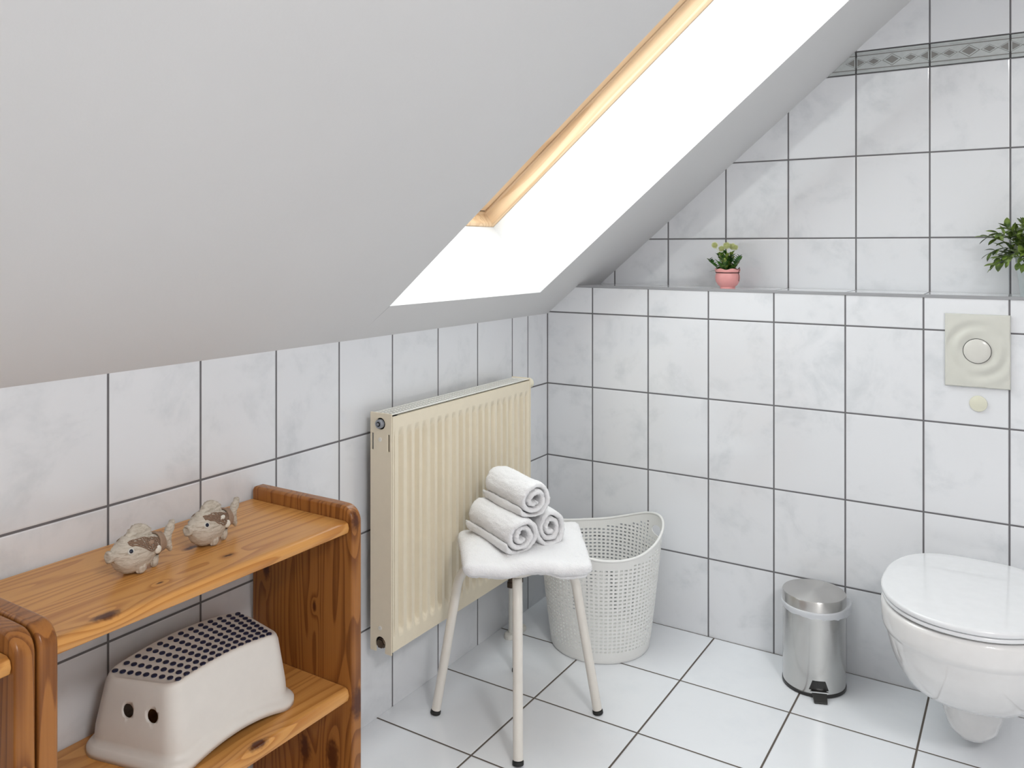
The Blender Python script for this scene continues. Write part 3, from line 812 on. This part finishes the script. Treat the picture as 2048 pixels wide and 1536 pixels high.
# ------------------------------------------------------------------ flush plate
M_ivory = simple('ivory_grey_plastic', (.655, .655, .60), .35)
fp = thing('flush_plate', 'cream flush plate with round button on the wall above the toilet', 'flush plate', (1.3225, 0, .9535))
bm = BM(); N = 90; hw, hh = .0765, .098
gridv = []
for j in range(N+1):
    row = []
    for i_ in range(N+1):
        x = -hw+2*hw*i_/N; z = -hh+2*hh*j/N
        u = x-.002; v_ = z; r_ = math.hypot(u, v_); a = math.atan2(v_, u)
        side = max(0, math.cos(a-math.radians(148)))**1.0+max(0, math.cos(a-math.radians(-35)))**1.0
        rip = .0030*math.sin((r_-.040)/.019*PI)*math.exp(-((r_-.062)/.032)**2)*min(1, side*1.1)
        e = min(hw-abs(x), hh-abs(z)); ed = min(1, e/.004)
        row.append(bm.verts.new((x, -(.0065+.0035*math.sqrt(max(0, 1-(1-ed)**2)))-rip*ed, z)))
    gridv.append(row)
for a, b in zip(gridv, gridv[1:]):
    for k in range(N): bm.faces.new([a[k], a[k+1], b[k+1], b[k]])
r = bmesh.ops.extrude_edge_only(bm, edges=[e for e in bm.edges if e.is_boundary])
for v in [e for e in r['geom'] if isinstance(e, bmesh.types.BMVert)]: v.co.y = -.0002
finish(bm, 'plate', M_ivory, fp, smooth=True)
bm = BM(); lathe(bm, [(.0335, .008), (.0335, .0108), (.0325, .0109)], 56, mirror_axis('-y')); finish(bm, 'gap_ring', M_dark, fp)
bm = BM(); lathe(bm, [(.0322, .008), (.0322, .0115), (.030, .0130), (.020, .0150), (.008, .0160), (0, .0162)], 56, mirror_axis('-y'), cap1=False); finish(bm, 'button', simple('ivory_button', (.70, .69, .645), .18), fp, smooth=True)
bm = BM(); lathe(bm, [(.0205, .0002), (.0215, .002), (.0205, .0055), (.015, .0072), (.006, .008), (0, .008)], 40, mirror_axis('-y'), cap1=False)
o = finish(bm, 'cover_cap', simple('cream_plastic_cap', (.74, .73, .60), .3), smooth=True, loc=(1.325, 0, .812))
tag(o, 'small round cream cap on the tiles just below the flush plate', 'cap')

# ------------------------------------------------------------------ plants
def leaf(bm, base, d, up, L, W, curl=.25, mi=0, n=5):
    d = d.normalized(); s = d.cross(up).normalized(); nn = s.cross(d).normalized(); rows = []
    for k in range(n+1):
        t_ = k/n; c = base+d*L*t_-nn*curl*L*t_*t_; w_ = W*math.sin(PI*min(1, t_*.92+.05))**.8*(1 if t_ < 1 else .05)
        rows.append([bm.verts.new(c-s*w_+nn*w_*.25), bm.verts.new(c), bm.verts.new(c+s*w_+nn*w_*.25)])
    for a, b in zip(rows, rows[1:]):
        for k in range(2): bm.faces.new([a[k], a[k+1], b[k+1], b[k]]).material_index = mi
def leafmat(name, a, b):
    m = NT(name); co, x, y, z = m.coords(); n = m.noise(co, 45, 2)
    oi = m.n('ObjectInfo'); m.base(m.mix(m.ss(n, .35, .65), a, b), .38, 0, .5); return m.m
ML1 = leafmat('dark_green_leaf', (.012, .060, .012), (.06, .19, .02)); ML2 = leafmat('fresh_green_leaf', (.05, .10, .015), (.24, .34, .06))
pp = thing('potted_plant', 'pink pot with small green plant and pale yellow pompom flowers on the ledge', 'potted plant', (.6255, .062, LZ))
M_pink = simple('pink_glaze', (.80, .36, .35), .4, bump=(60, .15, .002))
bm = BM(); rnd = random.Random(3)
R_ = lathe(bm, [(.0235, 0), (.0238, .002), (.0225, .005), (.030, .011), (.0365, .022), (.0385, .034), (.0375, .044), (.0352, .0500), (.0352, .0510), (.0385, .0525), (.0395, .058), (.0385, .062), (.036, .0625), (.034, .058), (.033, .048)], 48)
for v in bm.verts:
    if v.co.z > .0505:
        a = math.atan2(v.co.y, v.co.x); v.co.z += .0022*math.sin(6*a+.5)*((v.co.z-.0505)/.012)
finish(bm, 'pot', M_pink, pp, smooth=True)
bm = BM(); tube(bm, [(.0365*math.cos(a), .0365*math.sin(a), .0502) for a in [2*PI*k/48 for k in range(48)]], .0011, 6, closed=True)
tube(bm, [(.037, -.008, .051), (.041, -.008, .060), (.040, -.006, .068), (.035, -.004, .062)], .0009, 6)
tube(bm, [(.037, -.009, .050), (.040, -.011, .042), (.0395, -.010, .030), (.0385, -.008, .024)], .0009, 6)
finish(bm, 'cord', simple('dark_cord', (.05, .02, .015), .7), pp)
bm = BM(); lathe(bm, [(.033, .047), (.0335, .050), (.0, .052)], 24, cap1=False); finish(bm, 'soil', simple('soil', (.02, .014, .01), .9), pp)
bm = BM()
for q in range(17):
    a = 2*PI*q/17+rnd.uniform(-.2, .2); rr = rnd.uniform(.0, .02); lean = rr*34+rnd.uniform(.05, .4); h = rnd.uniform(.044, .070)*(1-.25*lean*.5)
    b0 = Vector((rr*math.cos(a), rr*math.sin(a), .048)); d = Vector((math.cos(a)*lean, math.sin(a)*lean, 1)).normalized()
    P = [b0+d*h*t_+Vector((math.cos(a), math.sin(a), 0))*.012*lean*t_*t_ for t_ in (0, .33, .66, 1)]
    tube(bm, P, [.0012, .0011, .001, .0008], 6)
    for k in range(13):
        t_ = .22+.78*k/12; p = b0+d*h*t_+Vector((math.cos(a), math.sin(a), 0))*.012*lean*t_*t_
        b_ = k*2.4+q; dv = Vector((math.cos(b_), math.sin(b_), .65+.6*t_)).normalized()
        leaf(bm, p, dv, Vector((0, 0, 1)), rnd.uniform(.014, .020), rnd.uniform(.0048, .0066), .1, 1 if rnd.random() < .28 else 0, 4)
leaf(bm, Vector((-.022, -.02, .056)), Vector((-1, -.6, .12)), Vector((0, 0, 1)), .032, .0030, .2, 0)
finish(bm, 'foliage', None, pp, smooth='all', mats=[ML1, ML2])
M_pom = simple('pale_yellow_flower', (.80, .84, .45), .7)
RT = Vector((.843, .537, 0))
for fx, fz, fd, fr in ((-.041, .138, 0, .0105), (-.021, .127, .006, .010), (-.003, .137, 0, .0115), (.014, .134, .004, .011), (.026, .131, -.004, .009)):
    c = RT*fx+Vector((0, 0, fz))+Vector((0, fd, 0))
    bm = BM(); rn = random.Random(int(fx*1e4))
    bmesh.ops.create_icosphere(bm, subdivisions=2, radius=fr*.5, matrix=Matrix.Translation(c))
    for k in range(120):
        z_ = 1-2*(k+.5)/120; a = k*2.39996; r_ = math.sqrt(1-z_*z_); d = Vector((r_*math.cos(a), r_*math.sin(a), z_)); e_ = c+d*fr*rn.uniform(.85, 1.08)
        s_ = d.orthogonal().normalized(); u_ = s_.cross(d)
        q = [c+d*fr*.4+s_*.0007, c+d*fr*.4-s_*.0007, e_-s_*.0008, e_+s_*.0008]
        bm.faces.new([bm.verts.new(p) for p in q])
        q = [c+d*fr*.4+u_*.0007, c+d*fr*.4-u_*.0007, e_-u_*.0008, e_+u_*.0008]
        bm.faces.new([bm.verts.new(p) for p in q])
    tube(bm, [c*.45+Vector((0, 0, .03)), c*.8+Vector((0, 0, .012)), c-Vector((0, 0, fr*.3))], .0006, 5)
    finish(bm, 'flower', M_pom, pp)

zp = thing('potted_plant', 'leafy green plant in a zinc bucket at the right end of the ledge', 'potted plant', (1.456, .085, LZ))
bm = BM()
prof = [(.036, 0), (.0365, .002)]
for k in range(1, 30):
    z = .10*k/29; r_ = .0365+(.048-.0365)*z/.10
    if z > .066: r_ += .0005*math.sin((z-.066)/.006*PI)
    prof.append((r_, z))
prof += [(.0495, .101), (.0500, .1035), (.0485, .105), (.047, .103), (.0455, .085)]
lathe(bm, prof, 56)
mz = NT('zinc'); co, x, y, z = mz.coords(); nz = mz.noise(co, 30, 3); mz.base(mz.mix(nz, (.62, .67, .67), (.50, .55, .56)), .38, .75); finish(bm, 'bucket', mz.m, zp, smooth=True)
bm = BM(); lathe(bm, [(.046, .088), (.02, .092), (0, .093)], 24, cap1=False); finish(bm, 'soil', simple('bucket_soil', (.02, .014, .01), .9), zp)
bm = BM(); rnd = random.Random(11)
for q in range(46):
    a = 2*PI*q/46*3.1+rnd.uniform(-.3, .3); el = rnd.uniform(-.05, 1.35); h = rnd.uniform(.068, .122)*(.85 if el > .9 else 1)
    b0 = Vector((.018*math.cos(a), .018*math.sin(a), .092)); hd = Vector((math.cos(a), math.sin(a), 0))
    if hd.y > .55 and el < .7: h *= .62
    P = []
    for k in range(7):
        t_ = k/6; P.append(b0+hd*h*math.cos(el)*t_+Vector((0, 0, 1))*(h*(.25+math.sin(el))*t_+.018*math.sin(t_*PI)-(.030*t_*t_ if el < .35 else 0)))
    tube(bm, P, .0009, 5)
    for k in range(11):
        t_ = .3+.7*k/10; i0 = min(5, int(t_*6)); p = P[i0].lerp(P[i0+1], t_*6-i0); dd = (P[i0+1]-P[i0]).normalized(); s_ = dd.cross(Vector((0, 0, 1))).normalized(); u_ = s_.cross(dd)
        b_ = k*2.0+q
        dv = (dd*.9+(s_*math.cos(b_)+u_*math.sin(b_))*.9).normalized() if k < 10 else dd
        leaf(bm, p, dv, Vector((rnd.uniform(-.4, .4), rnd.uniform(-.4, .4), 1)), rnd.uniform(.024, .033), rnd.uniform(.0058, .0080), rnd.uniform(.05, .3), 1 if rnd.random() < .5 else 0)
finish(bm, 'foliage', None, zp, smooth='all', mats=[leafmat('deep_olive_leaf', (.03, .05, .008), (.10, .16, .022)), ML2])

# ------------------------------------------------------------------ step stool on the middle shelf
M_stp = simple('white_step_plastic', (.74, .70, .655), .42); M_dot = simple('dark_blue_rubber', (.010, .013, .045), .45)
SZ = .352
ss = thing('step_stool', 'white plastic children\'s step stool with blue rubber dots on the middle shelf', 'step stool', (.15, -1.565, SZ))
SX, SY = .15, -1.565
top_c = [(.062, -1.722), (.222, -1.682), (.224, -1.442), (.058, -1.402)]
bas_c = [(.044, -1.738), (.240, -1.690), (.240, -1.432), (.040, -1.386)]
fla_c = [(.034, -1.752), (.254, -1.700), (.252, -1.420), (.030, -1.374)]
def rl(c, r_): return [Vector((p[0]-SX, p[1]-SY)) for p in resample(round_poly(c, r_, 8), 200)]
# align ring starts: use the same number of arc samples instead of resampling
def rlp(c, r_, n=10):
    q = round_poly(c, r_, n); out = []
    N_ = len(q)
    for i_ in range(N_):
        a_, b_ = Vector(q[i_]), Vector(q[(i_+1) % N_]); m_ = 26 if (i_+1) % (n+1) == 0 else 1
        for k in range(m_): out.append(a_.lerp(b_, k/m_)-Vector((SX, SY)))
    return out
Ht = .128
def arch(y): return .018*max(0, 1-(y/.16)**2)
T0 = rlp(top_c, .030); B0 = rlp(bas_c, .036); F0 = rlp(fla_c, .044)
bm = BM(); rings = []
def footlift(v):   # the skirt is cut away in an arch between the feet
    t_ = max(0, 1-(v.y/.105)**2); return (.017*t_ if abs(v.x) > .05 else 0)
rings.append([(p.x, p.y, .0+footlift(p)) for p in F0])
rings.append([(p.x, p.y, .010+footlift(p)) for p in F0])
rings.append([(p.x*.5+q.x*.5, p.y*.5+q.y*.5, .017+footlift(p)) for p, q in zip(F0, B0)])
rings.append([(q.x, q.y, .021+footlift(q)) for q in B0])
rings.append([(q.x*.97+t_.x*.03, q.y*.97+t_.y*.03, .030+footlift(q)*.8) for q, t_ in zip(B0, T0)])
for k in range(1, 10):
    f = k/9*.92; z = .034+(Ht-.034-.012)*f/.92
    rings.append([(q.x*(1-f)+t_.x*f, q.y*(1-f)+t_.y*f, z+arch(t_.y)*f) for q, t_ in zip(B0, T0)])
for k in range(1, 7):
    a = PI/2*k/6; s = 1-.115*(1-math.cos(a))
    rings.append([(t_.x*s, t_.y*(1-.06*(1-math.cos(a))), Ht-.012+.012*math.sin(a)+arch(t_.y)) for t_ in T0])
e_s = .885
rings.append([(t_.x*.855, t_.y*.925, Ht-.0015+arch(t_.y)) for t_ in T0])
for k in range(1, 14):
    s = 1-k/14; rings.append([(t_.x*.855*s, t_.y*.925*s, Ht-.0015+arch(t_.y*.925*s)) for t_ in T0])
loft(bm, rings, False, True)
body = finish(bm, 'body', M_stp, ss, smooth='all')
sl = body.modifiers.new('s', 'SOLIDIFY'); sl.thickness = .003; sl.offset = -1
bmc = BM()
for hx in (-.010, .040):
    lathe(bmc, [(.0118, -.05), (.0118, .05)], 32, Matrix.Translation((hx-.003, -.165, .084)) @ mirror_axis('-y'))
c = finish(bmc, 'cutter', M_stp); c.parent = ss
b = body.modifiers.new('b', 'BOOLEAN'); b.object = c; b.solver = 'EXACT'; b.operation = 'DIFFERENCE'
bake(body); bpy.data.objects.remove(c)
bm = BM()
dc = [Vector((a-SX, b-SY)) for a, b in ((.082, -1.697), (.210, -1.662), (.212, -1.463), (.080, -1.427))]
for j in range(13):
    for i_ in range(9):
        u, v_ = i_/8, j/12
        p = (dc[0].lerp(dc[1], u)).lerp(dc[3].lerp(dc[2], u), v_)
        ry = .0052 if True else 0
        z = Ht+arch(p.y)
        M_ = Matrix.Translation((p.x, p.y, z-.0015))
        lathe(bm, [(.0052, 0), (.0052, .0022), (.0044, .0028), (0, .0030)], 14, M_, cap1=False)
do = finish(bm, 'anti_slip_dots', M_dot, ss, smooth=True)

# ------------------------------------------------------------------ fish figurines
def fishmat():
    m = NT('carved_grey_white_wood'); co, x, y, z = m.coords()
    n = m.noise(m.comb(m.math('MULTIPLY', x, 60), m.math('MULTIPLY', y, 60), m.math('MULTIPLY', z, 260)), 1, 3, .6, .8)
    n2 = m.noise(co, 30, 3)
    f = m.math('ADD', m.math('MULTIPLY', m.ss(n, .45, .7), .6), m.math('MULTIPLY', n2, .3))
    m.base(m.mix(f, (.60, .54, .46), (.34, .28, .215)), .8, 0, .2)
    m.bump(n, .5, .002); return m.m
M_fish = fishmat(); M_rope = simple('jute_cord', (.34, .23, .16), .9, bump=(400, .6, .002)); M_net = simple('brown_net', (.24, .15, .10), .9); M_shell = simple('white_shell', (.74, .70, .62), .4)
M_eye = simple('black_eye', (.008, .012, .03), .2); M_eyew = simple('pale_eye_rim', (.55, .53, .48), .5)
def fish(loc, rz, label, seed, mouth):
    t = thing('fish_figurine', label, 'figurine', loc, rz, 'carved fish on the bookcase top')
    # local: nose at -y, side facing +x; body centre at height .034
    bm = BM(); rings = []
    #      y,   zc,  half height, half width
    S = [(-.0640, .0400, .0055, .005), (-.0625, .0405, .0095, .0085), (-.0585, .0405, .0095, .0085), (-.0545, .0395, .0085, .008), (-.0510, .0370, .0145, .012), (-.044, .0350, .0220, .0175), (-.035, .0335, .0280, .0215),
         (-.022, .0330, .0315, .0245), (-.009, .0330, .0320, .0255), (.004, .0330, .0290, .0235), (.016, .0335, .0240, .019), (.027, .0345, .0180, .014), (.036, .0350, .0130, .010), (.044, .0350, .0115, .0080), (.052, .0350, .013, .006)]
    N_ = 40
    for y_, zc_, hh_, hw_ in S:
        rings.append([(hw_*math.copysign(abs(math.cos(2*PI*k/N_))**.9, math.cos(2*PI*k/N_)), y_, zc_+hh_*math.sin(2*PI*k/N_)) for k in range(N_)])
    loft(bm, rings)
    bmesh.ops.subdivide_edges(bm, edges=bm.edges[:], cuts=1, use_grid_fill=True, smooth=.6)
    for v in bm.verts:
        if v.co.z < .004: v.co.z = .004+(v.co.z-.004)*.2
        # open mouth dent
        r_ = math.hypot(v.co.x, v.co.z-.0405)
        if v.co.y < -.0605 and r_ < .007: v.co.y += .006*(1-r_/.007)*mouth
    fuzz(bm, .0011, 60)
    body = finish(bm, 'body', M_fish, t, smooth='all')
    def fin(name, pts, thick, par=t, curve=0, ridges=0):
        """flat-ish fin from outline in the y,z plane"""
        ol = [Vector(p) for p in resample(pts, 72)]; c_ = sum(ol, Vector((0, 0)))/len(ol); bm = BM(); rg = []
        for s, xx in ((.2, -1), (.75, -1), (.93, -.8), (1, 0), (.93, .8), (.75, 1), (.2, 1)):
            r2 = []
            for i_, p in enumerate(ol):
                q = c_+(p-c_)*s; th = thick*(1+.0*i_)
                rr_ = 1+(.25*math.sin(q.x*ridges) if ridges else 0)
                r2.append((xx*th*rr_+curve*(q.y-.06), q.x, q.y))
            rg.append(r2)
        loft(bm, rg); fuzz(bm, .0005, 110); return finish(bm, name, M_fish, par, smooth='all')
    fin('dorsal_fin', [(-.034, .054), (-.030, .062), (-.022, .072), (-.012, .0785), (.0, .0790), (.010, .0745), (.018, .067), (.022, .056), (.018, .046), (.0, .050), (-.02, .052)], .0075, ridges=900)
    fin('brow_fin', [(-.040, .054), (-.036, .060), (-.030, .0655), (-.024, .0625), (-.020, .0570), (-.028, .0555)], .009)
    fin('tail_fin', [(.044, .030), (.050, .024), (.058, .014), (.062, .010), (.0635, .016), (.062, .030), (.063, .042), (.0685, .058), (.071, .0655), (.066, .0665), (.058, .058), (.050, .046), (.045, .041)], .0055, ridges=700)
    # belly feet
    for y_, x_, r_ in ((-.010, .014, .010), (-.012, -.014, .010), (.020, .010, .0075)):
        bm = BM(); rg = []
        for k, (s, z) in enumerate(((1.0, .018), (1.0, .010), (.85, .004), (.5, .0003), (.15, 0))):
            rg.append([(x_+r_*s*.75*math.cos(a)*(1+.10*math.sin(7*a)), y_+r_*s*math.sin(a)*(1+.10*math.sin(7*a)), z) for a in [2*PI*q/42 for q in range(42)]])
        loft(bm, rg); finish(bm, 'belly_fin', M_fish, t, smooth='all')
    def surf(y_, ang, off_=0.0):
        for A, B in zip(S, S[1:]):
            if A[0] <= y_ <= B[0]:
                f = (y_-A[0])/(B[0]-A[0]); zc_, hh_, hw_ = (A[k]*(1-f)+B[k]*f for k in (1, 2, 3)); break
        return Vector(((hw_+off_)*math.cos(ang), y_, zc_+(hh_+off_)*math.sin(ang)))
    # net draped from brow to tail on both sides
    bm = BM(); rn = random.Random(seed)
    for side in (0, 1):
        f_ = (lambda a: a) if side == 0 else (lambda a: PI-a)
        for k in range(7):
            s0 = k/6; P = []
            for j in range(15):
                u = j/14; y_ = -.034+u*.062; hi = 1.02-.25*u; lo = .80-1.25*u if u < .62 else .02
                a = hi*(1-s0)+lo*s0+rn.uniform(-.05, .05); P.append(surf(y_, f_(a), .0012))
            tube(bm, P, .0010, 5)
        for k in range(13):
            u = k/12; y_ = -.032+u*.058; hi = 1.02-.25*u; lo = .80-1.25*u if u < .62 else .02; P = []
            for j in range(6):
                s0 = j/5; P.append(surf(max(-.06, min(.05, y_+rn.uniform(-.002, .002)+.006*s0)), f_(hi*(1-s0)+lo*s0), .0018))
            tube(bm, P, .0008, 5)
    finish(bm, 'net', M_net, t, smooth=True)
    bm = BM()
    for k in range(4):
        y_ = .0300+k*.0042; P = []
        for q in range(28):
            a = 2*PI*q/28; s_ = surf(y_, a, .0030); P.append(s_+Vector((0, .0012*math.sin(2*a+k), 0)))
        tube(bm, P, .0022, 8, closed=True)
    finish(bm, 'rope', M_rope, t, smooth=True)
    for side in (0, PI):
        p = surf(.021, (0.0 if side == 0 else PI)-.15, .0015); bm = BM()
        bmesh.ops.create_uvsphere(bm, u_segments=20, v_segments=12, radius=.0072, matrix=Matrix.Translation(p) @ Matrix.Diagonal((.55, .95, 1.0, 1)))
        finish(bm, 'shell', M_shell, t, smooth='all')
        sg = 1 if side == 0 else -1
        pe = surf(-.034, .42 if side == 0 else PI-.42, 0.0); nrm = Vector((sg*.9, -.25, .35)).normalized()
        rot = Vector((0, 0, 1)).rotation_difference(nrm).to_matrix().to_4x4()
        bm = BM(); lathe(bm, [(.0058, -.004), (.0056, .0006), (.0046, .0014), (.0036, .0016)], 24, Matrix.Translation(pe) @ rot); ey = finish(bm, 'eye_socket', M_eyew, t, smooth=True)
        bm = BM(); lathe(bm, [(.0033, .0), (.0033, .0018), (.0024, .0028), (0, .0032)], 20, Matrix.Translation(pe) @ rot, cap1=False); finish(bm, 'eye', M_eye, ey, smooth=True)
    # side fin ridge
    p = surf(.004, .50, .001); bm = BM(); bmesh.ops.create_icosphere(bm, subdivisions=2, radius=.0055, matrix=Matrix.Translation(p) @ Matrix.Diagonal((.5, 1.2, .9, 1))); fuzz(bm, .0008, 200)
    finish(bm, 'small_shell', M_shell if seed == 2 else M_rope, t, smooth='all')
    return t
fish((.168, -1.706, .6843), math.radians(5), 'carved pale fish figurine at the left, closer to the camera, with brown net', 1, .6)
fish((.163, -1.556, .6843), math.radians(9), 'carved pale fish figurine at the right, nearer the bookcase end, mouth open', 2, 1.4)
